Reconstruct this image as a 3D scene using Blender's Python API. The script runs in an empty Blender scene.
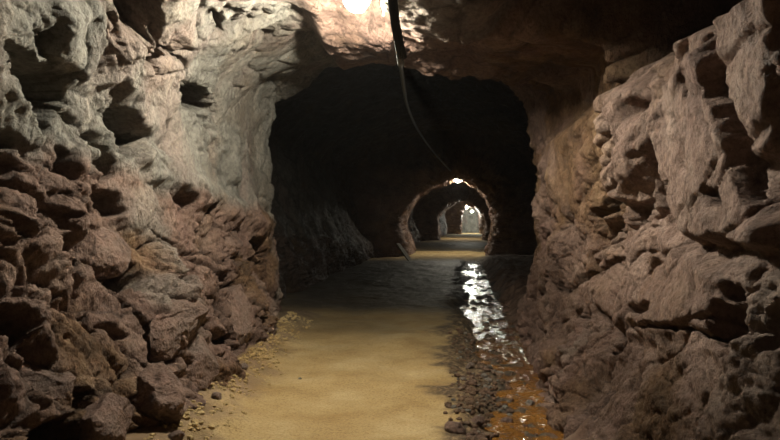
import bpy, bmesh, math, random
import numpy as np
from mathutils import Vector, Matrix, noise as mnoise

S = bpy.context.scene
COL = S.collection
YAW = math.radians(6.15)
F = 650.0
CZ = 1.3

# ------------------------------------------------------------------ camera, world, exposure
cam_d = bpy.data.cameras.new('camera')
cam_d.sensor_width = 36.0
cam_d.lens = F / 780.0 * 36.0
cam_d.clip_end = 300
cam = bpy.data.objects.new('camera', cam_d)
COL.objects.link(cam)
cam.location = (0, 0, CZ)
cam.rotation_euler = (math.radians(90), 0, YAW)
S.camera = cam
w = bpy.data.worlds.new('world')
S.world = w
w.use_nodes = True
w.node_tree.nodes['Background'].inputs[0].default_value = (0.5, 0.5, 0.5, 1)
w.node_tree.nodes['Background'].inputs[1].default_value = 0.0
S.view_settings.view_transform = 'Standard'
S.view_settings.look = 'None'
S.view_settings.gamma = 1.0
S.view_settings.use_curve_mapping = False
S.view_settings.exposure = 0.0
LAMP_NEAR, LAMP_ARCH, LAMP_THIRD, LAMP_END = 2500.0, 850.0, 1700.0, 2300.0   # bulb radiance
HAZE = 0.0006
if HAZE:
    vs_ = w.node_tree.nodes.new('ShaderNodeVolumeScatter')
    vs_.inputs['Density'].default_value = HAZE; vs_.inputs['Anisotropy'].default_value = .2
    w.node_tree.links.new(vs_.outputs[0], w.node_tree.nodes['World Output'].inputs['Volume'])

CA, SA = math.cos(YAW), math.sin(YAW)


def wpt(px, py, d):                       # a pixel at a given depth -> a point in the tunnel
    xc = (px - 390) / F * d
    return Vector((xc * CA - d * SA, xc * SA + d * CA, CZ + (220 - py) / F * d))


def to_px(P):                             # points (...,3) -> pixel x, y, depth
    d = -P[..., 0] * SA + P[..., 1] * CA
    xc = P[..., 0] * CA + P[..., 1] * SA
    dd = np.maximum(d, 0.05)
    return 390 + F * xc / dd, 220 - F * (P[..., 2] - CZ) / dd, d


# ------------------------------------------------------------------ noise
def _h(i, j, k, s):
    n = (i.astype(np.int64) * 73856093) ^ (j.astype(np.int64) * 19349663) ^ (k.astype(np.int64) * 83492791) ^ (s * 2654435761)
    n = (n ^ (n >> 13)) * 1274126177
    n = n & 0x7fffffff
    n = ((n ^ (n >> 15)) * 2246822519) & 0x7fffffff
    return ((n ^ (n >> 11)) & 0xffffff) / float(0xffffff)


def vnoise(P, s=0):
    I = np.floor(P).astype(np.int64)
    f = P - I
    f = f * f * f * (f * (f * 6 - 15) + 10)
    r = 0
    for a in (0, 1):
        for b in (0, 1):
            for c in (0, 1):
                wgt = (f[..., 0] if a else 1 - f[..., 0]) * (f[..., 1] if b else 1 - f[..., 1]) * (f[..., 2] if c else 1 - f[..., 2])
                r = r + wgt * _h(I[..., 0] + a, I[..., 1] + b, I[..., 2] + c, s)
    return r * 2 - 1


def fbm(P, octv=4, s=0, g=0.5):
    r, a = 0, 1.0
    for o in range(octv):
        r = r + a * vnoise(P * (2 ** o) + 17.3 * o, s + o)
        a *= g
    return r


def facets(P, s=0, kap=.9, tilt=1.3, pw=2.5):
    """fractured blocks: upper envelope of tilted blocks; returns height and how near a crease is"""
    I = np.floor(P).astype(np.int64)
    H1 = np.full(P.shape[:-1], -9.0); H2 = H1.copy()
    for a in (-1, 0, 1):
        for b in (-1, 0, 1):
            for c in (-1, 0, 1):
                i, j, k = I[..., 0] + a, I[..., 1] + b, I[..., 2] + c
                dx = P[..., 0] - (i + _h(i, j, k, s + 1)); dy = P[..., 1] - (j + _h(i, j, k, s + 2)); dz = P[..., 2] - (k + _h(i, j, k, s + 3))
                m = np.maximum(np.maximum(abs(dx), abs(dy)), abs(dz))
                h = (_h(i, j, k, s + 4) - .5) * .7 + tilt * ((_h(i, j, k, s + 5) - .5) * dx + (_h(i, j, k, s + 6) - .5) * dy + (_h(i, j, k, s + 7) - .5) * dz) - kap * m ** pw
                H2 = np.maximum(H2, np.minimum(H1, h)); H1 = np.maximum(H1, h)
    return H1, H1 - H2


def sstep(a, b, x):
    t = np.clip((x - a) / (b - a), 0, 1)
    return t * t * (3 - 2 * t)


def rot_pts(P, ax, ang):
    R = np.array(Matrix.Rotation(ang, 3, ax))
    return P @ R.T


# ------------------------------------------------------------------ helpers
def tag(o, label=None, cat=None, group=None, kind=None):
    if label: o['label'] = label
    if cat: o['category'] = cat
    if group: o['group'] = group
    if kind: o['kind'] = kind
    return o


def link(name, me, m=None, parent=None, smooth=False):
    o = bpy.data.objects.new(name, me)
    COL.objects.link(o)
    if m: me.materials.append(m)
    if parent: o.parent = parent
    if smooth:
        me.polygons.foreach_set('use_smooth', [True] * len(me.polygons))
    return o


def from_bm(name, bm, m=None, parent=None, smooth=False):
    me = bpy.data.meshes.new(name)
    bm.normal_update()
    bm.to_mesh(me); bm.free()
    return link(name, me, m, parent, smooth)


def empty(name, loc, rz=0):
    o = bpy.data.objects.new(name, None)
    COL.objects.link(o)
    o.location = loc; o.rotation_euler = (0, 0, rz); o.empty_display_size = .1
    return o


def grid_mesh(name, P, attrs=None):
    n, m = P.shape[:2]
    me = bpy.data.meshes.new(name)
    idx = np.arange(n * m).reshape(n, m)
    q = np.stack([idx[:-1, :-1], idx[:-1, 1:], idx[1:, 1:], idx[1:, :-1]], -1).reshape(-1, 4)
    me.vertices.add(n * m); me.vertices.foreach_set('co', P.reshape(-1).astype(np.float32))
    me.loops.add(q.size); me.loops.foreach_set('vertex_index', q.reshape(-1).astype(np.int32))
    me.polygons.add(len(q)); me.polygons.foreach_set('loop_start', (np.arange(len(q)) * 4).astype(np.int32))
    me.polygons.foreach_set('loop_total', np.full(len(q), 4, np.int32))
    me.update(calc_edges=True)
    for k, v in (attrs or {}).items():
        a = me.attributes.new(k, 'FLOAT', 'POINT')
        a.data.foreach_set('value', v.reshape(-1).astype(np.float32))
    return me


# ------------------------------------------------------------------ materials
class NT:
    def __init__(s, name):
        s.m = bpy.data.materials.new(name); s.m.use_nodes = True
        s.t = s.m.node_tree; s.N = s.t.nodes; s.L = s.t.links
        s.b = s.N['Principled BSDF']

    def n(s, typ, **kw):
        x = s.N.new(typ)
        for k, v in kw.items():
            if k.startswith('i_'):
                x.inputs[int(k[2:]) if k[2:].isdigit() else k[2:].replace('_', ' ')].default_value = v
            else:
                setattr(x, k, v)
        return x

    def l(s, a, b): s.L.new(a, b)

    def noise(s, scale, detail=6, rough=.6, vec=None, dist=0):
        x = s.n('ShaderNodeTexNoise')
        x.inputs['Scale'].default_value = scale; x.inputs['Detail'].default_value = detail
        x.inputs['Roughness'].default_value = rough; x.inputs['Distortion'].default_value = dist
        if vec: s.l(vec, x.inputs['Vector'])
        return x.outputs['Fac']

    def ramp(s, fac, stops):
        r = s.n('ShaderNodeValToRGB')
        e = r.color_ramp.elements
        while len(e) < len(stops): e.new(.5)
        for el, (p, c) in zip(e, stops):
            el.position = p; el.color = (*c, 1)
        s.l(fac, r.inputs[0]); return r.outputs[0]

    def mix(s, fac, a, b, mode='MIX'):
        x = s.n('ShaderNodeMix', data_type='RGBA', blend_type=mode)
        for sock, v in ((x.inputs[0], fac), (x.inputs[6], a), (x.inputs[7], b)):
            if isinstance(v, (int, float)): sock.default_value = v
            elif isinstance(v, tuple): sock.default_value = (*v, 1)
            else: s.l(v, sock)
        return x.outputs[2]

    def attr(s, name):
        return s.n('ShaderNodeAttribute', attribute_name=name).outputs['Fac']

    def bump(s, h, dist=.02, strength=1.0, prev=None):
        x = s.n('ShaderNodeBump'); x.inputs['Strength'].default_value = strength; x.inputs['Distance'].default_value = dist
        s.l(h, x.inputs['Height'])
        if prev: s.l(prev, x.inputs['Normal'])
        return x.outputs[0]


def coords(t, scale=(1, 1, 1), rot=(0, 0, 0)):
    tc = t.n('ShaderNodeTexCoord'); mp = t.n('ShaderNodeMapping')
    mp.inputs['Scale'].default_value = scale; mp.inputs['Rotation'].default_value = rot
    t.l(tc.outputs['Object'], mp.inputs['Vector'])
    return mp.outputs[0]


def rock_material(name, bump=1.0):
    """brown and pink fractured rock; attribute 'pale' = grey limestone face, 'ochre' = iron stain, 'dirt' = crack soil plus painted shade"""
    t = NT(name)
    v = coords(t); vs = coords(t, (1, 1, .35), (.35, .2, 0))
    red = t.ramp(t.noise(2.3, 8, .62, v), [(.30, (.10, .065, .052)), (.48, (.21, .138, .109)), (.62, (.265, .182, .142)), (.75, (.34, .25, .195))])
    pale = t.ramp(t.noise(3.1, 9, .65, vs), [(.28, (.11, .105, .09)), (.45, (.22, .215, .19)), (.6, (.30, .285, .245)), (.75, (.40, .36, .29))])
    och = t.ramp(t.noise(3.7, 8, .6, v), [(.3, (.075, .046, .026)), (.5, (.17, .10, .056)), (.72, (.29, .195, .115))])
    c = t.mix(t.attr('pale'), red, pale)
    c = t.mix(t.attr('ochre'), c, och)
    rose = t.ramp(t.noise(4.1, 8, .62, vs), [(.3, (.20, .126, .102)), (.5, (.36, .25, .205)), (.7, (.48, .365, .305))])
    c = t.mix(t.attr('rose'), c, rose)
    pink = t.ramp(t.noise(1.6, 5, .6, vs), [(.5, (0, 0, 0)), (.66, (1, 1, 1))])
    pk = t.n('ShaderNodeMath', operation='MULTIPLY'); t.l(pink, pk.inputs[0]); pk.inputs[1].default_value = .35
    c = t.mix(pk.outputs[0], c, (.24, .14, .12))
    fine = t.ramp(t.noise(28, 6, .7, v), [(.3, (.42, .40, .38)), (.52, (1, 1, 1)), (.75, (1.35, 1.32, 1.28))])
    c = t.mix(.85, c, fine, 'MULTIPLY')
    c = t.mix(t.attr('dirt_shade'), c, (.028, .021, .017))  # soil and painted shade both darken the rock colour here
    t.l(c, t.b.inputs['Base Color'])
    rr = t.ramp(t.noise(5, 4, .6, v), [(.35, (.5,) * 3), (.65, (.85,) * 3)])
    t.l(rr, t.b.inputs['Roughness'])
    t.b.inputs['Specular IOR Level'].default_value = .18
    b = t.bump(t.noise(14, 8, .65, vs, .4), .09 * bump)
    b = t.bump(t.noise(55, 6, .7, v), .02 * bump, 1.0, b)
    t.l(b, t.b.inputs['Normal'])
    return t.m


def plain(name, col, rough=.5, metal=0.0, nscale=30, var=.25, bump=.0):
    t = NT(name)
    v = coords(t)
    a = tuple(x * (1 - var) for x in col); b = tuple(min(1, x * (1 + var)) for x in col)
    t.l(t.ramp(t.noise(nscale, 5, .6, v), [(.3, a), (.7, b)]), t.b.inputs['Base Color'])
    t.b.inputs['Roughness'].default_value = rough; t.b.inputs['Metallic'].default_value = metal
    if bump: t.l(t.bump(t.noise(nscale * 2, 6, .6, v), bump), t.b.inputs['Normal'])
    return t.m


def sand_material():
    t = NT('ochre_sand')
    v = coords(t)
    sand = t.ramp(t.noise(1.7, 7, .6, v), [(.3, (.28, .185, .075)), (.5, (.36, .26, .12)), (.7, (.44, .34, .18))])
    grit = t.ramp(t.noise(60, 5, .7, v), [(.32, (.62, .56, .5)), (.5, (1, 1, 1)), (.72, (1.3, 1.27, 1.2))])
    c = t.mix(.8, sand, grit, 'MULTIPLY')
    grav = t.ramp(t.noise(22, 6, .7, v), [(.3, (.02, .014, .010)), (.48, (.085, .058, .035)), (.62, (.22, .155, .085)), (.78, (.42, .34, .22))])
    c = t.mix(t.attr('gravel'), c, grav)
    tal = t.ramp(t.noise(5, 8, .65, v), [(.3, (.05, .03, .022)), (.5, (.13, .08, .058)), (.7, (.21, .145, .105))])
    c = t.mix(t.attr('talus'), c, tal)
    c = t.mix(t.attr('wet'), c, (.035, .033, .03))  # wet mud, plus shade of the unlit floor put into its colour
    t.l(c, t.b.inputs['Base Color'])
    r = t.n('ShaderNodeMapRange'); t.l(t.attr('wet'), r.inputs[0]); r.inputs[3].default_value = .85; r.inputs[4].default_value = .55
    t.b.inputs['Specular IOR Level'].default_value = .22
    t.l(r.outputs[0], t.b.inputs['Roughness'])
    b = t.bump(t.noise(9, 6, .6, v), .03)
    b = t.bump(t.noise(70, 5, .7, v), .012, 1, b)
    t.l(b, t.b.inputs['Normal'])
    return t.m


def water_material():
    t = NT('muddy_water')
    v = coords(t); v2 = coords(t, (1, .45, 1))
    c = t.ramp(t.noise(2.2, 4, .5, v), [(.35, (.10, .043, .010)), (.65, (.19, .088, .022))])
    t.l(c, t.b.inputs['Base Color'])
    t.b.inputs['Roughness'].default_value = .16
    t.b.inputs['IOR'].default_value = 1.33
    t.b.inputs['Specular IOR Level'].default_value = .6
    b = t.bump(t.noise(7, 3, .5, v2), .06)
    b = t.bump(t.noise(26, 3, .5, v2), .012, 1, b)
    t.l(b, t.b.inputs['Normal'])
    return t.m


def glow(name, col, strength):
    t = NT(name)
    t.b.inputs['Base Color'].default_value = (.8, .8, .75, 1)
    t.b.inputs['Emission Color'].default_value = (*col, 1)
    t.b.inputs['Emission Strength'].default_value = strength
    return t.m


M_ROCK = rock_material('fractured_rock')
M_SAND = sand_material()
M_WATER = water_material()
M_METAL = plain('galvanised_steel', (.35, .35, .33), .4, .8)
M_BLACK = plain('black_rubber', (.012, .012, .013), .85)
M_GREYCABLE = plain('grey_sheath', (.11, .115, .11), .6)
M_WHITE = plain('white_plastic', (.6, .6, .57), .4)
M_WOOD = plain('weathered_wood', (.30, .27, .22), .8, 0, 12, .3, .01)

# ------------------------------------------------------------------ tunnel shell
# stations along the tunnel: (y, [left foot, left base, left middle, left shoulder, crown, right shoulder, right middle, right base, right foot])
def st(y, lf, lb, lm, ls, c, rs, rm, rb, rf):
    return (y, [(lf, -.45), (lb, .40), (lm, 1.3), ls, c, rs, (rm, 1.35), (rb, .45), (rf, -.45)])


STN = [
    st(-3.5, -1.7, -1.85, -2.2, (-2.1, 2.45), (-.5, 3.15), (.85, 2.6), 1.15, .9, .6),
    st(2.0, -1.7, -1.85, -2.2, (-2.1, 2.50), (-.5, 3.25), (.95, 2.65), 1.18, .95, .55),
    st(4.5, -1.7, -1.87, -2.25, (-2.15, 2.55), (-.6, 3.25), (.85, 2.65), 1.15, .95, .55),
    st(6.3, -1.95, -2.05, -2.35, (-2.25, 2.70), (-.7, 3.20), (.78, 2.68), .94, .86, .62),
    st(8.0, -2.22, -2.28, -2.42, (-2.38, 2.95), (-.7, 3.30), (.86, 2.80), .93, .84, .66),
    st(9.2, -2.8, -2.9, -3.2, (-3.4, 3.2), (-.6, 4.2), (1.9, 3.2), 2.3, 2.3, 2.2),
    st(11.5, -3.0, -3.1, -3.5, (-3.8, 3.3), (-.6, 4.4), (2.5, 3.2), 3.1, 3.0, 2.8),
    st(21.9, -3.0, -3.1, -3.5, (-3.6, 3.2), (-.4, 4.4), (2.6, 3.2), 3.2, 3.1, 2.9),
    st(23.2, -1.75, -1.95, -2.15, (-1.5, 2.35), (-.15, 2.95), (1.0, 2.3), 1.33, 1.18, .9),
    st(26.0, -1.75, -1.95, -2.15, (-1.5, 2.35), (-.15, 2.95), (1.0, 2.3), 1.33, 1.18, .9),
    st(27.4, -2.6, -2.7, -2.9, (-2.5, 2.6), (-.2, 3.4), (1.6, 2.7), 2.0, 1.9, 1.7),
    st(40.2, -2.4, -2.5, -2.8, (-2.3, 2.6), (0, 3.3), (2.0, 2.7), 2.4, 2.3, 2.1),
    st(41.3, -1.25, -1.4, -1.5, (-1.05, 2.05), (.0, 2.62), (1.2, 2.1), 1.7, 1.65, 1.5),
    st(44.0, -1.25, -1.4, -1.5, (-1.05, 2.05), (.0, 2.62), (1.2, 2.1), 1.7, 1.65, 1.5),
    st(45.5, -1.6, -1.7, -1.9, (-1.6, 2.3), (.4, 3.3), (2.2, 2.6), 2.6, 2.5, 2.3),
    st(60.0, -1.2, -1.3, -1.4, (-1.2, 2.4), (.8, 3.3), (2.3, 2.6), 2.6, 2.5, 2.3),
    st(61.2, .1, .1, .15, (.35, 2.25), (1.1, 2.75), (1.8, 2.2), 2.0, 2.0, 2.0),
    st(63.5, .1, .1, .15, (.35, 2.25), (1.1, 2.75), (1.8, 2.2), 2.0, 2.0, 2.0),
    st(68.0, .1, .1, .15, (.35, 2.25), (1.1, 2.75), (1.8, 2.2), 2.0, 2.0, 2.0),
]


def base_shell(ys, us):
    sy = np.array([s[0] for s in STN]); SP = np.array([s[1] for s in STN])      # (K,9,2)
    k = np.clip(np.searchsorted(sy, ys, side='right') - 1, 0, len(sy) - 2)
    t = (ys - sy[k]) / (sy[k + 1] - sy[k]); t = np.clip(t, 0, 1); t = t * t * (3 - 2 * t)
    C = SP[k] * (1 - t)[:, None, None] + SP[k + 1] * t[:, None, None]              # (Y,9,2)
    f = us * 8; i = np.clip(np.floor(f).astype(int), 0, 7); r = f - i
    Cp = np.concatenate([2 * C[:, :1] - C[:, 1:2], C, 2 * C[:, -1:] - C[:, -2:-1]], 1)
    p0, p1, p2, p3 = (Cp[:, i + a] for a in range(4))
    r = r[None, :, None]
    XZ = .5 * (2 * p1 + (p2 - p0) * r + (2 * p0 - 5 * p1 + 4 * p2 - p3) * r ** 2 + (3 * p1 - p0 - 3 * p2 + p3) * r ** 3)
    P = np.empty((len(ys), len(us), 3))
    P[..., 0] = XZ[..., 0]; P[..., 2] = XZ[..., 1]; P[..., 1] = ys[:, None]
    return P


def poly_sd(px, py, poly):
    """signed distance in pixels, positive inside"""
    poly = np.array(poly, float); n = len(poly)
    d = np.full(px.shape, 1e9); ins = np.zeros(px.shape, bool)
    for a in range(n):
        x1, y1 = poly[a]; x2, y2 = poly[(a + 1) % n]
        ex, ey = x2 - x1, y2 - y1
        t = np.clip(((px - x1) * ex + (py - y1) * ey) / (ex * ex + ey * ey + 1e-9), 0, 1)
        d = np.minimum(d, np.hypot(px - x1 - t * ex, py - y1 - t * ey))
        if y1 != y2:
            c = ((y1 > py) != (y2 > py)) & (px < (x2 - x1) * (py - y1) / (y2 - y1) + x1)
            ins ^= c
    return np.where(ins, d, -d)


def line_d(px, py, pts):
    d = np.full(px.shape, 1e9)
    for (x1, y1), (x2, y2) in zip(pts[:-1], pts[1:]):
        ex, ey = x2 - x1, y2 - y1
        t = np.clip(((px - x1) * ex + (py - y1) * ey) / (ex * ex + ey * ey + 1e-9), 0, 1)
        d = np.minimum(d, np.hypot(px - x1 - t * ex, py - y1 - t * ey))
    return d


# hollows, slabs and cracks of the near walls: (outline, metres inwards (+) or into the rock (-), edge width, shade painted into dirt)
HOLES_L = [
    ([(3, 42), (26, 50), (50, 82), (64, 96), (54, 112), (46, 134), (34, 118), (20, 92), (12, 70)], -.42, 5, .5),
    ([(48, 16), (53, 24), (47, 52), (42, 62), (39, 46)], -.16, 3, .3),
    ([(93, 18), (103, 24), (97, 50), (90, 74), (80, 76), (84, 62)], -.22, 4, .4),
    ([(108, -30), (160, -30), (156, 12), (140, 36), (127, 32), (118, 16)], -.5, 5, .5),
    ([(104, 112), (122, 106), (134, 124), (142, 138), (138, 156), (124, 156), (110, 140)], -.42, 4, .5),
    ([(174, 84), (190, 80), (206, 94), (212, 112), (196, 108), (182, 106)], -.35, 4, .5),
    ([(214, 12), (222, 18), (224, 30), (214, 28)], -.2, 3, .5),
    ([(245, 16), (252, 17), (252, 23), (246, 23)], -.15, 3, .5),
    ([(86, 188), (120, 198), (124, 214), (104, 216), (90, 206)], -.3, 4, .4),
    ([(0, 128), (14, 134), (32, 150), (30, 156), (8, 148), (-6, 140)], -.2, 4, .4),
    ([(58, 150), (66, 150), (70, 178), (58, 182)], -.18, 3, .4),
    ([(98, 150), (106, 148), (112, 178), (98, 182)], -.2, 3, .4),
    ([(172, 190), (184, 194), (190, 206), (182, 210), (172, 202)], -.22, 3, .4),
    ([(204, 204), (212, 204), (212, 216), (204, 214)], -.2, 3, .4),
    ([(76, 262), (100, 267), (140, 262), (150, 276), (142, 290), (120, 288), (96, 276)], -.45, 4, .5),
    ([(143, 330), (158, 322), (174, 345), (172, 364), (148, 358)], -.42, 4, .5),
    ([(-10, 212), (12, 222), (28, 236), (22, 242), (0, 226)], -.2, 4, .4),
    ([(-10, 300), (24, 316), (32, 330), (14, 348), (-10, 340)], -.35, 5, .5),
    ([(56, 212), (66, 216), (68, 252), (60, 262), (54, 240)], -.25, 4, .4),
    ([(64, 262), (70, 262), (80, 298), (74, 300)], -.2, 3, .4),
    ([(168, 284), (188, 274), (192, 282), (178, 294)], -.25, 4, .4),
    ([(218, 276), (232, 270), (246, 282), (240, 292), (222, 288)], -.22, 4, .4),
    ([(176, 326), (186, 328), (184, 338), (176, 336)], -.2, 3, .4),
    ([(204, 320), (216, 330), (240, 336), (238, 350), (216, 346), (206, 334)], -.28, 4, .4),
    ([(258, 318), (268, 314), (270, 324), (262, 328)], -.2, 3, .4),
    ([(252, 240), (262, 238), (268, 256), (258, 258)], -.25, 4, .4),
    ([(10, 450), (36, 422), (78, 414), (74, 450)], -.3, 5, .5),
    ([(84, 314), (92, 312), (100, 330), (92, 334)], -.12, 3, .4),
    ([(102, 322), (110, 322), (122, 340), (114, 342)], -.12, 3, .4),
    ([(74, 392), (86, 394), (86, 410), (78, 412)], -.18, 3, .4),
    ([(24, 370), (34, 372), (36, 410), (28, 410)], -.14, 3, .4),
]
SLABS_L = [
    ([(50, 0), (92, 0), (98, 30), (84, 70), (66, 84), (46, 60)], .12, 10),
    ([(104, 40), (150, 36), (176, 60), (172, 100), (148, 148), (126, 104), (100, 80)], .10, 8),
    ([(132, 150), (150, 150), (215, 190), (272, 222), (262, 232), (200, 205), (150, 180)], .12, 7),
    ([(180, 30), (300, 20), (300, 110), (270, 210), (215, 180), (200, 120), (176, 70)], .06, 12),
]
CRACKS_L = [
    ([(150, 40), (178, 56), (176, 84)], -.08, 4), ([(0, 180), (40, 200), (70, 215)], -.12, 5),
    ([(140, 60), (160, 0)], -.1, 4), ([(110, 420), (125, 405), (135, 395)], -.1, 4), ([(84, 392), (104, 404)], -.08, 3),
    ([(150, 230), (200, 265), (235, 275)], -.08, 4), ([(180, 360), (210, 384)], -.1, 4), ([(190, 250), (230, 262), (262, 262)], -.08, 4),
    ([(120, 300), (140, 320), (150, 350)], -.08, 4), ([(30, 20), (60, 110), (100, 150)], -.06, 4),
]
HOLES_R = [
    ([(735, 74), (746, 78), (748, 100), (736, 98)], -.13, 4, .5),
    ([(658, 118), (668, 112), (670, 215), (656, 218), (654, 170)], -.28, 5, .5),
    ([(636, 206), (650, 200), (650, 220), (638, 226)], -.25, 4, .5),
    ([(522, 62), (552, 58), (556, 78), (528, 82)], -.25, 5, .5),
    ([(718, 304), (746, 298), (746, 326), (726, 346), (714, 336)], -.35, 4, .5),
    ([(764, 316), (790, 300), (790, 355), (770, 352)], -.35, 4, .5),
    ([(738, 190), (756, 190), (758, 204), (744, 204)], -.2, 4, .4),
    ([(604, 83), (610, 84), (610, 92), (602, 94)], -.12, 3, .4),
    ([(604, 110), (616, 110), (616, 124), (606, 124)], -.12, 3, .4),
    ([(686, 216), (692, 216), (690, 228), (684, 226)], -.15, 3, .4),
    ([(640, 310), (660, 306), (660, 316), (640, 320)], -.14, 4, .3),
    ([(724, 284), (736, 282), (736, 294), (722, 298)], -.16, 4, .3),
    ([(600, 214), (622, 206), (620, 216), (600, 224)], -.08, 4, .2),
]
SLABS_R = [
    ([(690, 72), (716, 40), (732, 60), (762, 150), (792, 200), (792, 250), (708, 240), (684, 190), (672, 120)], .14, 7),
    ([(722, -30), (800, -30), (800, 150), (776, 160), (744, 70)], .10, 6),
    ([(622, 90), (646, 84), (652, 150), (640, 200), (624, 190)], .12, 6),
    ([(560, 60), (620, 80), (640, 130), (626, 200), (590, 230), (548, 180), (536, 110)], .06, 10),
    ([(600, 250), (660, 230), (720, 260), (712, 330), (640, 340), (600, 310)], .08, 10),
]
CRACKS_R = [
    ([(736, 62), (744, 96), (760, 140), (786, 200)], -.10, 5), ([(700, 60), (712, 90)], -.06, 3),
    ([(600, 20), (630, 60), (668, 84)], -.1, 5), ([(690, 180), (700, 240)], -.1, 4),
    ([(560, 290), (610, 270), (640, 260)], -.08, 5), ([(640, 330), (680, 330), (716, 336)], -.08, 4),
    ([(690, 330), (760, 290)], -.06, 4), ([(640, 180), (600, 230)], -.06, 4),
]


def relief(P, nrm):
    """displacement along the inward normal, plus the material masks"""
    near = sstep(10.5, 8.4, P[..., 1]) * sstep(.3, 1.6, P[..., 1])
    left = (P[..., 0] < -.75); right = (P[..., 0] > -.35)
    W = P + .10 * np.stack([fbm(P * 2.1, 3, 11), fbm(P * 2.1 + 9, 3, 12), fbm(P * 2.1 + 31, 3, 13)], -1)
    Wr = rot_pts(rot_pts(W, 'X', .6), 'Z', .25)
    H1, G1 = facets(Wr * np.array([1.5, 1.5, 2.0]), 3, 1.0)
    H2, G2 = facets(Wr * np.array([4.0, 4.0, 5.4]), 23, 2.2, 1.5, 4)
    H3, G3 = facets(Wr * np.array([10., 10., 13.]), 53, 2.2, 1.5, 4)
    coarse = .17 * (H1 + .1) + .06 * fbm(P * 1.1, 3, 7)
    D = np.zeros(coarse.shape); SM = np.zeros(coarse.shape); dirt_shade = np.zeros(coarse.shape)
    px, py, d = to_px(P + nrm * (coarse * np.where(left | right, .8, 1))[..., None])
    jx = 4 * fbm(P * 8, 3, 41); jy = 4 * fbm(P * 8 + 50, 3, 42)
    qx, qy = px + jx, py + jy
    for side, HL, SL, CR in ((left, HOLES_L, SLABS_L, CRACKS_L), (right, HOLES_R, SLABS_R, CRACKS_R)):
        idx = np.nonzero(side & (near > 0) & (px > -90) & (px < 870) & (py > -120) & (py < 560))
        x, y = qx[idx], qy[idx]
        dd = np.zeros(x.shape); dm = np.zeros(x.shape); sm = np.zeros(x.shape)
        for poly, amp, e in SL:
            q = sstep(-e, e, poly_sd(x, y, poly)); dd += amp * q; sm = np.maximum(sm, q)
        SM[idx] = sm * near[idx]
        for pts, amp, e in CR:
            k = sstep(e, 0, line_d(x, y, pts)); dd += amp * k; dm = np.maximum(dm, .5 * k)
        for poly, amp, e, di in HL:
            k = sstep(-e * .6, e * .9, poly_sd(x, y, poly)); dd += 1.15 * amp * k; dm = np.maximum(dm, di * k)  # cracks and hollows darkened in colour as painted shade
        D[idx] += dd * near[idx]; dirt_shade[idx] = np.maximum(dirt_shade[idx], dm * near[idx])
    # smoother limestone face high on the left, blockier rubble low down
    ledge = 1.62 + .035 * (P[..., 1] - 4) * -2.2 + .10 * fbm(P * 1.7, 3, 5)
    pale = sstep(-.10, .12, P[..., 2] - ledge) * sstep(-.9, -1.3, P[..., 0])
    smoothface = pale * sstep(4.0, 4.6, P[..., 1])
    brk = .35 + .9 * sstep(-.35, .45, fbm(P * 1.4 + 20, 2, 33))          # broken and sound stretches of rock
    k = (1 - .45 * smoothface) * (1 - .45 * SM)
    kf = np.where(P[..., 1] > 9, 1.1, 1.0) * k
    calm = 1 - .55 * sstep(.2, .5, P[..., 0]) * sstep(4.3, 3.3, P[..., 1])
    kf = kf * calm
    D += coarse * (1 - .2 * SM) * (.5 + .5 * calm)
    D += kf * (.095 * brk * (H2 + .1) + .042 * brk * (H3 + .1))
    D -= kf * (.075 * sstep(.07, .0, G1) * sstep(-.4, .3, fbm(P * 1.1 + 60, 2, 91)) + .03 * brk * sstep(.09, 0, G2) + .010 * brk * sstep(.09, 0, G3))
    D += k * .014 * fbm(P * 14, 4, 8, .6)
    dirt_shade = np.maximum(dirt_shade, kf * .6 * np.maximum(sstep(.05, 0, G1), sstep(.05, 0, G2) * sstep(-.2, .4, fbm(P * 2, 2, 9))))  # soil in creases, with shade painted in along them
    rside = sstep(.2, .6, P[..., 0])
    ochre = sstep(.0, .5, fbm(P * 1.2 + 4, 3, 15) - .15 + .75 * rside * sstep(3.9, 4.8, P[..., 1]) * sstep(.5, 1.1, P[..., 2]) * sstep(10, 9, P[..., 1]))
    ochre = ochre * (1 - .75 * pale)
    pale = np.maximum(pale * .95, .55 * sstep(.2, .6, fbm(P * .9 + 77, 3, 21))) * sstep(21, 18, P[..., 1])
    dirt_shade = np.maximum(dirt_shade, .75 * sstep(9.0, 9.8, P[..., 1] + .4 * fbm(P * 2, 2, 95)) * sstep(23, 21.8, P[..., 1]))  # darkness of the unlit chamber painted into its rock colour
    rose = rside * sstep(4.7, 3.9, P[..., 1]) * np.clip(.22 + .62 * sstep(.8, 1.4, P[..., 2]) + .45 * fbm(P * 2.5, 3, 97), 0, 1)
    rose = np.maximum(rose, rside * .5 * sstep(.1, .5, fbm(P * 1.6 + 8, 3, 98)) * sstep(9, 8, P[..., 1]))
    return D, {'pale': np.clip(pale, 0, 1), 'ochre': np.clip(ochre, 0, 1), 'dirt_shade': np.clip(dirt_shade, 0, 1), 'rose': rose}


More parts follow.
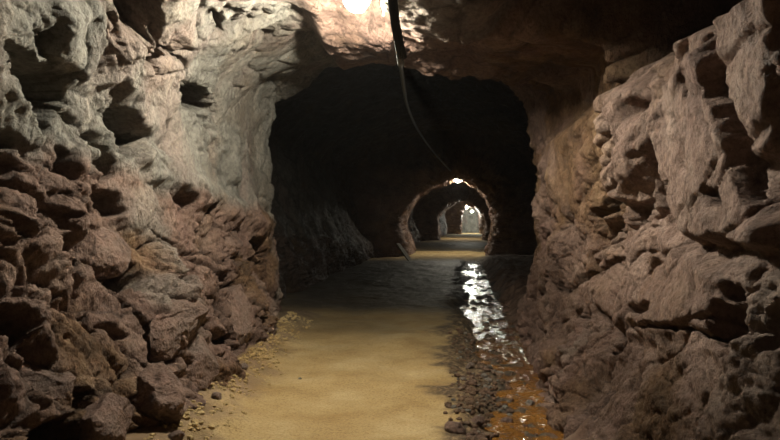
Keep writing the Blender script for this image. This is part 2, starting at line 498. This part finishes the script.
def cavities(P, D):
    """the black chimney above the right wall and the rib of rock that hangs behind the near lamp"""
    x, y, z = P[..., 0], P[..., 1], P[..., 2]
    n = .12 * fbm(P * 2.5, 3, 61)
    chim = sstep(.26, .42, x + n) * sstep(1.42, 1.22, x + .6 * n) * sstep(2.14, 2.36, z + n) * sstep(4.70, 4.52, y + n) * sstep(2.5, 2.75, y + n)
    D = D - 1.0 * chim
    y0 = 3.85 + .78 * sstep(.22, .42, x + n)
    rib = sstep(0, .17, y + n - y0) * sstep(7.0, 6.2, y) * sstep(-.56, -.44, x + .3 * n) * sstep(1.25, .85, x)
    Dt = np.clip((z - (2.83 - .125 * (x + .69)) + .3 * n) / np.maximum(-NF[..., 2], .35), -.3, .7)
    D = D + rib * sstep(2.0, 2.3, z) * (Dt - .55 * D)
    lintel = sstep(4.98, 5.40, y + .5 * n) * sstep(7.4, 6.4, y) * sstep(-1.36, -1.22, x + .4 * n) * sstep(2.35, 2.55, z) * (1 - rib)
    Dl = np.clip((z - 2.84 + .5 * n) / np.maximum(-NF[..., 2], .35), -.2, .7)
    D = D + lintel * (Dl - .6 * D)
    return D, chim


ys = np.concatenate([np.arange(-3.5, 1.3, .12), np.arange(1.3, 9.4, .0125), np.arange(9.4, 30, .07), np.arange(30, 68.01, .14)])
NU = 700
us = np.linspace(0, 1, NU)
B = base_shell(ys, us)
dU = np.gradient(B, axis=1); dV = np.gradient(B, ys, axis=0)
NRM = np.cross(dU, dV); NRM /= np.linalg.norm(NRM, axis=-1, keepdims=True) + 1e-12
ctr = np.stack([np.full(B.shape[:2], -.4), B[..., 1], np.full(B.shape[:2], 1.3)], -1)
sgn = np.sign(np.sum(NRM * (ctr - B) * np.array([1, 0, 1]), -1)); sgn[sgn == 0] = 1
NRM = NRM * sgn[..., None]
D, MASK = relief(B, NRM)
NF = NRM.copy()
NF[..., 1] *= .35
NF /= np.linalg.norm(NF, axis=-1, keepdims=True)
D, CH = cavities(B, D)
MASK['dirt_shade'] = np.maximum(MASK['dirt_shade'], .6 * np.maximum(CH, 0))  # chimney shade painted into its rock colour
MASK['pale'] *= 1 - np.clip(sstep(-1.5, -1.2, B[..., 0]) * sstep(4.7, 5.0, B[..., 1]), 0, 1)
SH = B + NF * D[..., None]

iL, iR = int(NU * .385), int(NU * .615)
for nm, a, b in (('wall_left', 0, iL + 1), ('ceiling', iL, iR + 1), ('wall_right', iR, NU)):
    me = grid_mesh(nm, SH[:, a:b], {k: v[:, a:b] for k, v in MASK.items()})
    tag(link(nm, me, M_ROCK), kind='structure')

# wall that closes the tunnel where it bends away far behind
gx = np.linspace(-.6, 2.6, 40); gz = np.linspace(-.4, 3.4, 40)
E = np.stack(np.meshgrid(gx, gz, indexing='ij'), -1)
E = np.stack([E[..., 0], np.full(E.shape[:2], 66.5), E[..., 1]], -1)
E[..., 1] += .25 * fbm(E * 1.3, 4, 3)
tag(link('wall_back', grid_mesh('wall_back', E, {'pale': np.ones(E.shape[:2]) * .9, 'ochre': np.zeros(E.shape[:2]), 'dirt_shade': np.zeros(E.shape[:2])}), M_ROCK), kind='structure')

SPX, SPY, SPD = to_px(SH)


def surf(px, py):
    """the visible rock point at a pixel of the near walls"""
    m = (np.abs(SPX - px) < 4) & (np.abs(SPY - py) < 4) & (SPD > 1)
    i = np.nonzero(m)
    if len(i[0]) == 0: return wpt(px, py, 4), Vector((0, 0, 1))
    k = np.argmin(SPD[i]); a, b = i[0][k], i[1][k]
    return Vector(SH[a, b]), Vector(NRM[a, b])


# ------------------------------------------------------------------ floor
def floor_z(x, y):
    P = np.stack([x, y, np.zeros_like(x)], -1)
    z = .025 * fbm(P * 1.1, 3, 71) + .010 * fbm(P * 5, 3, 72)
    edge = .09 - .17 * sstep(6.0, 8.0, y) + .10 * fbm(P * .8, 3, 73) + .05 * fbm(P * 4, 2, 74)
    s = x - edge                                                  # bank of the stream
    near = sstep(24, 20, y)
    z = z - near * .10 * sstep(-.10, .28, s) + near * .035 * fbm(P * 9, 3, 75) * sstep(-.22, .1, s)
    z = z + near * .30 * sstep(.62, 1.05, x + .08 * fbm(P * 2, 3, 76))
    lb = -1.62 - .11 * (y - 4)
    z = z + sstep(.30, -.15, x - lb + .08 * fbm(P * 3, 3, 77)) * .14 * sstep(9.5, 8, y)
    gravel = near * sstep(-.30, .0, s + .18 * fbm(P * 5, 3, 78))
    wet = sstep(5.6, 11.3, y + .9 * fbm(P * .9, 3, 81)) * sstep(22.6, 20, y) * .92  # wet mud that also carries painted shade for the unlit stretch
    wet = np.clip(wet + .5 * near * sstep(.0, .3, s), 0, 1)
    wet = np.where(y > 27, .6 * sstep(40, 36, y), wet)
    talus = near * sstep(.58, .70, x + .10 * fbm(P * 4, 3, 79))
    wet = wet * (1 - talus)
    talus = np.maximum(talus, sstep(.30, -.05, x - lb + .12 * fbm(P * 5, 3, 80)) * .7 * sstep(10, 8.5, y))
    return z, gravel, wet, talus


fy = np.concatenate([np.arange(-3.5, 2, .15), np.arange(2, 11, .02), np.arange(11, 30, .06), np.arange(30, 68, .15)])
fx = np.concatenate([np.arange(-5.2, -2.4, .05), np.arange(-2.4, 1.3, .02), np.arange(1.3, 3.6, .05)])
FY, FX = np.meshgrid(fy, fx, indexing='ij')
FZ, GR, WET_SHADE, TL = floor_z(FX, FY)
tag(link('floor', grid_mesh('floor', np.stack([FX, FY, FZ], -1), {'gravel': GR, 'wet': WET_SHADE, 'talus': TL}), M_SAND, None, True), kind='structure')


def fz(x, y):
    return float(floor_z(np.array([[x]], float), np.array([[y]], float))[0][0, 0])


# stream along the foot of the right wall
wy = np.arange(2.5, 23.0, .05)
wx = np.linspace(0, 1, 26)
WYY, WU = np.meshgrid(wy, wx, indexing='ij')
WXX = -.16 + WU * .96 + .10 * np.sin(WYY * 1.3) * (1 - WU)
Wz = np.full(WXX.shape, -.078)
stream = link('stream', grid_mesh('stream', np.stack([WXX, WYY, Wz], -1)), M_WATER, None, True)
tag(stream, 'shallow orange brown stream glinting along the foot of the right rock wall', 'water')


# ------------------------------------------------------------------ rocks
def rock_bm(seed, dims, sub=4, cuts=11, rough=.05):
    rnd = random.Random(seed)
    bm = bmesh.new()
    bmesh.ops.create_icosphere(bm, subdivisions=sub, radius=1)
    pl = []
    for _ in range(cuts):
        v = Vector((rnd.gauss(0, 1), rnd.gauss(0, 1), rnd.gauss(0, 1))).normalized()
        pl.append((v, rnd.uniform(.58, .86)))
    off = Vector((rnd.uniform(0, 50), rnd.uniform(0, 50), rnd.uniform(0, 50)))
    for v in bm.verts:
        p = v.co.copy()
        for n, dd in pl:
            e = p.dot(n) - dd
            if e > 0: p -= n * e * .93
        p += v.co * rough * (mnoise.fractal(v.co * 2.2 + off, .8, 2.0, 4))
        v.co = Vector((p.x * dims[0], p.y * dims[1], p.z * dims[2]))
    return bm


def rock_attrs(o, pale, ochre, seed):
    me = o.data
    n = len(me.vertices)
    co = np.empty(n * 3); me.vertices.foreach_get('co', co); co = co.reshape(-1, 3)
    for k, v in (('pale', pale), ('ochre', ochre), ('dirt_shade', 0)):
        a = me.attributes.new(k, 'FLOAT', 'POINT')
        val = np.clip(v + .15 * fbm(co * 6 + seed, 2, seed), 0, 1) if v else np.zeros(n)
        a.data.foreach_set('value', val.astype(np.float32))


def rock(name, seed, loc, dims, rot, label, cat, group=None, pale=.0, ochre=.0, sub=4, rough=.05, cuts=11):
    o = from_bm(name, rock_bm(seed, dims, sub, cuts, rough), M_ROCK)
    o.location = loc; o.rotation_euler = rot
    rock_attrs(o, pale, ochre, seed)
    return tag(o, label, cat, group)


BOULDERS = [   # pixel centre, sink into the wall, half sizes, rotation, label
    (110, 243, .10, (.24, .30, .20), (.1, .12, .2), 'big square brown block jutting from left wall over a dark hollow'),
    (166, 388, .02, (.20, .26, .19), (.2, .1, .6), 'large rounded grey boulder at foot of left wall beside sandy path'),
    (203, 362, .02, (.16, .22, .17), (.3, .4, .2), 'reddish boulder leaning between grey boulder and sandy path on left'),
    (186, 312, .08, (.26, .30, .22), (.4, .2, .1), 'broad pinkish faceted block halfway up rubble beside the path on left'),
    (110, 425, .02, (.20, .22, .15), (.1, -.2, .3), 'squat brown block at bottom left edge of the sandy path'),
    (246, 310, .08, (.24, .34, .34), (.1, .1, .2), 'tall rough boulder where left wall ends and tunnel goes dark'),
    (48, 385, .06, (.17, .22, .15), (.1, .2, -.3), 'dark brown block low in bottom left corner of left wall'),
    (232, 242, .10, (.24, .32, .18), (.2, .25, .1), 'brown slab below the sloping ledge near dark end of left wall'),
]
for k, (px, py, sink, dims, rot, lab) in enumerate(BOULDERS):
    p, n = surf(px, py)
    p = p - n * (dims[0] * .12 + sink)
    rock('boulder', 100 + k, p, dims, rot, lab, 'rock', 'boulders along the left wall', .08, .0, 5, .07, 13)


# loose stones on the ground
STONES = [   # pixel of the base, half sizes in metres, pale, label
    (610, 408, (.060, .05, .035), .9, 'pale angular stone on the reddish slope at foot of right wall'),
    (561, 378, (.080, .06, .035), .7, 'flat grey stone at the water edge under right wall'),
    (588, 352, (.050, .05, .03), .9, 'small whitish stone on the dim slope above the stream'),
    (478, 425, (.060, .05, .045), .0, 'dark rock on gravel bank beside the sandy path at bottom'),
    (456, 432, (.085, .07, .05), .1, 'low brown rock at bottom where sandy path meets gravel'),
    (488, 383, (.050, .04, .035), .8, 'light grey stone sitting among dark gravel beside the stream'),
    (530, 405, (.055, .04, .03), .7, 'pale wet stone at the edge of the orange water'),
    (507, 424, (.045, .035, .03), .1, 'small dark stone half sunk in the orange water'),
    (470, 372, (.055, .04, .035), .2, 'brown stone on the gravel edge right of the sandy path'),
    (300, 379, (.018, .015, .012), 1., 'tiny white pebble alone on the sandy path'),
    (216, 393, (.045, .04, .03), .2, 'small rock at path edge under the reddish boulder'),
    (176, 431, (.050, .05, .035), .2, 'small pinkish rock at path edge below the grey boulder'),
    (243, 362, (.045, .04, .03), .3, 'small tan rock where the path meets the left rubble'),
]
for k, (px, py, dims, pale, lab) in enumerate(STONES):
    d = F * CZ / (py - 220)
    p = wpt(px, py, d)
    z = fz(p.x, p.y)
    d = F * (CZ - z) / (py - 220)
    p = wpt(px, py, d)
    rock('stone', 300 + k, (p.x, p.y, max(fz(p.x, p.y), -.09) + dims[2] * .45), dims, (0, 0, k * 1.3), lab, 'stone', None, pale, 0, 3)

# gravel bank
STONE_XY = [tuple(o.location[:2]) for o in S.objects if o.name.startswith('stone')]
def gravel(seed, spots, sizes, ochre, label, m):
    rnd = random.Random(seed)
    gb = bmesh.new(); vals = []
    for x, y in spots(rnd):
        if any((x - a) ** 2 + (y - b) ** 2 < .0125 for a, b in STONE_XY): continue
        r = rnd.choice(sizes) * rnd.uniform(.7, 1.3)
        vs = bmesh.ops.create_icosphere(gb, subdivisions=1, radius=1)['verts']
        R = Matrix.Rotation(rnd.uniform(0, 6), 3, 'Z') @ Matrix.Rotation(rnd.uniform(-.5, .5), 3, 'X')
        z = fz(x, y)
        sc = (r * rnd.uniform(.8, 1.5), r, r * rnd.uniform(.5, .8))
        pv = 1.25 if rnd.random() < .16 else rnd.random() * .35
        for v in vs:
            q = v.co * rnd.uniform(.85, 1.1)
            v.co = R @ Vector((q.x * sc[0], q.y * sc[1], q.z * sc[2])) + Vector((x, y, z + sc[2] * .4))
            vals.append(pv)
    o = from_bm('gravel', gb, m)
    for k2, arr in (('pale', [v * .8 for v in vals]), ('ochre', [ochre * (1 - .7 * v) for v in vals]), ('dirt_shade', [.10] * len(vals))):
        o.data.attributes.new(k2, 'FLOAT', 'POINT').data.foreach_set('value', arr)
    tag(o, label, 'gravel', None, 'stuff')


def bank_spots(rnd):
    for k in range(1500):
        y = rnd.uniform(2.9, 7.6) if k % 3 else rnd.uniform(2.9, 5.5)
        x = rnd.gauss(.21 - .1 * max(0, (y - 5.5) / 2), .14)
        if -.12 < x < .62: yield x, y


def edge_spots(rnd):
    for k in range(900):
        y = rnd.uniform(3.2, 8.2)
        yield -1.62 - .11 * (y - 4) - .10 + abs(rnd.gauss(0, .13)), y


gravel(5, bank_spots, (.010, .014, .018, .026), .85, 'loose dark gravel bank between the sandy path and the stream', M_ROCK)
gravel(6, edge_spots, (.007, .010, .014, .020), 1.0, 'crumbled tan rock chips along left edge of sandy path', M_SAND)


# ------------------------------------------------------------------ lamps, cable, small things
def tube_bm(pts, r, seg=8, bm=None):
    bm = bm or bmesh.new()
    pts = [Vector(p) for p in pts]
    rings = []
    for i, p in enumerate(pts):
        t = (pts[min(i + 1, len(pts) - 1)] - pts[max(i - 1, 0)]).normalized()
        a = t.cross(Vector((0, 0, 1)))
        if a.length < .05: a = t.cross(Vector((0, 1, 0)))
        a.normalize(); b = t.cross(a)
        rings.append([bm.verts.new(p + (a * math.cos(2 * math.pi * k / seg) + b * math.sin(2 * math.pi * k / seg)) * r) for k in range(seg)])
    for A, Bq in zip(rings[:-1], rings[1:]):
        for k in range(seg):
            bm.faces.new((A[k], A[(k + 1) % seg], Bq[(k + 1) % seg], Bq[k]))
    bm.faces.new(rings[0][::-1]); bm.faces.new(rings[-1])
    return bm


def lathe_bm(prof, seg=20, bm=None):
    bm = bm or bmesh.new()
    rings = [[bm.verts.new((r * math.cos(2 * math.pi * k / seg), r * math.sin(2 * math.pi * k / seg), z)) for k in range(seg)] for r, z in prof]
    for A, Bq in zip(rings[:-1], rings[1:]):
        for k in range(seg):
            bm.faces.new((A[k], A[(k + 1) % seg], Bq[(k + 1) % seg], Bq[k]))
    bm.faces.new(rings[0]); bm.faces.new(rings[-1][::-1])
    bmesh.ops.recalc_face_normals(bm, faces=bm.faces)
    return bm


def spline(pts, n=12):
    P = [Vector(p) for p in pts]; P = [2 * P[0] - P[1]] + P + [2 * P[-1] - P[-2]]
    out = []
    for i in range(1, len(P) - 2):
        for k in range(n):
            t = k / n; a, b, c, d = P[i - 1:i + 3]
            out.append(.5 * (2 * b + (c - a) * t + (2 * a - 5 * b + 4 * c - d) * t * t + (3 * b - a - 3 * c + d) * t ** 3))
    out.append(P[-2]); return out


def mine_lamp(loc, strength, col, label, r=.07):
    root = empty('ceiling_lamp', loc)
    tag(root, label, 'lamp', 'ceiling lamps along the tunnel')
    from_bm('housing', lathe_bm([(.02, .20), (.055, .20), (.062, .17), (.066, .10), (.07, .065), (.058, .06)]), M_METAL, root, True)
    from_bm('bracket', tube_bm([(0, 0, .19), (0, 0, .42)], .014), M_METAL, root)
    prof = [(r * .55, .06)] + [(r * math.sin(a), -.01 + r * 1.15 * math.cos(a)) for a in [math.radians(q) for q in range(40, 176, 15)]] + [(.003, -.01 - r * 1.15)]
    from_bm('bulb', lathe_bm(prof, 16), glow('lamp_glow', col, strength), root, True)
    g = bmesh.new()
    for k in range(4):
        a = k * math.pi / 4
        arc = [(math.cos(a) * (r + .022) * math.sin(q), math.sin(a) * (r + .022) * math.sin(q), -.012 + (r + .022) * 1.15 * math.cos(q)) for q in [math.radians(x) for x in range(-125, 126, 12)]]
        arc = [(x, y, -z - .02) for x, y, z in arc]
        tube_bm(arc, .0028, 5, g)
    from_bm('wire_guard', g, M_METAL, root)
    return root


def ceil_z(x, y):
    a = int(np.argmin(np.abs(ys - y))); row = SH[a]
    m = row[:, 2] > 1.7
    xs = row[m][:, 0]; return float(row[m][np.argmin(np.abs(xs - x))][2])


L1 = wpt(357, -4, 4.40)
L2 = wpt(458, 178.6, 25.2)
L3 = wpt(466.5, 207, 44.6)
L4 = wpt(472, 211.5, 62.0)
WARM = (1.0, .93, .76); COOL = (.93, 1.0, .90)
mine_lamp(L1, LAMP_NEAR, WARM, 'bright ceiling lamp nearest the camera at top edge of photo')
mine_lamp(L2, LAMP_ARCH, WARM, 'glaring lamp hanging at top of the first lit rock arch down the tunnel', .12)
mine_lamp(L3, LAMP_THIRD, WARM, 'small lamp just inside the top of the second smaller rock arch', .06)
mine_lamp(L4, LAMP_END, COOL, 'farthest small lamp glowing at the very end of the tunnel', .08)

# cable along the crown
cp = [wpt(399.5, 54, 3.98), wpt(401, 64, 4.25), wpt(401, 66, 6.0), wpt(404, 88, 7.4), wpt(408, 108, 9.0), wpt(418, 130, 11.6), wpt(432, 150, 15.3), wpt(446, 166, 19.6), wpt(452, 172, 23.6)]
tag(from_bm('power_cable', tube_bm(spline(cp), .022), M_GREYCABLE, None, True), 'long grey power cable slung along the dark tunnel roof to the far lamp', 'cable')
cp = [wpt(388, -40, 3.80), wpt(390, -5, 3.82), wpt(393, 22, 3.85), wpt(397, 44, 3.9), wpt(400, 57, 4.0)]
bb = bmesh.new()
for dx, dz in ((0, 0), (.026, .01), (.012, .026)):
    tube_bm([p + Vector((dx, dz, 0)) for p in spline(cp)], .016, 8, bb)
tag(from_bm('cable_bundle', bb, M_BLACK, None, True), 'thick black bundle of cables hanging from roof beside the near lamp', 'cable')
jb = bmesh.new(); bmesh.ops.create_cube(jb, size=1)
for v in jb.verts: v.co = Vector((v.co.x * .035, v.co.y * .04, v.co.z * .06))
bmesh.ops.bevel(jb, geom=jb.edges[:], offset=.008, segments=2, affect='EDGES')
root = empty('junction_box', wpt(384, 4, 4.5)); tag(root, 'small pale junction box beside cable bundle at top of photo', 'electrical box')
from_bm('box', jb, M_WHITE, root)
from_bm('gland', tube_bm([(0, 0, -.025), (0, 0, -.08)], .008), M_METAL, root)

# pale bar leaning at the foot of the first arch
a_, b_ = wpt(398, 244, 22.0), wpt(411, 262, 20.2)
pb = bmesh.new(); bmesh.ops.create_cube(pb, size=1)
dv = (b_ - a_)
for v in pb.verts: v.co = Vector((v.co.x * .13, v.co.y * .05, v.co.z * dv.length))
bmesh.ops.bevel(pb, geom=pb.edges[:], offset=.006, segments=1, affect='EDGES')
o = from_bm('plank', pb, M_WOOD)
o.location = (a_ + b_) / 2; o.rotation_mode = 'QUATERNION'; o.rotation_quaternion = dv.to_track_quat('Z', 'Y')
tag(o, 'pale plank propped at left foot of the first lit arch', 'plank')
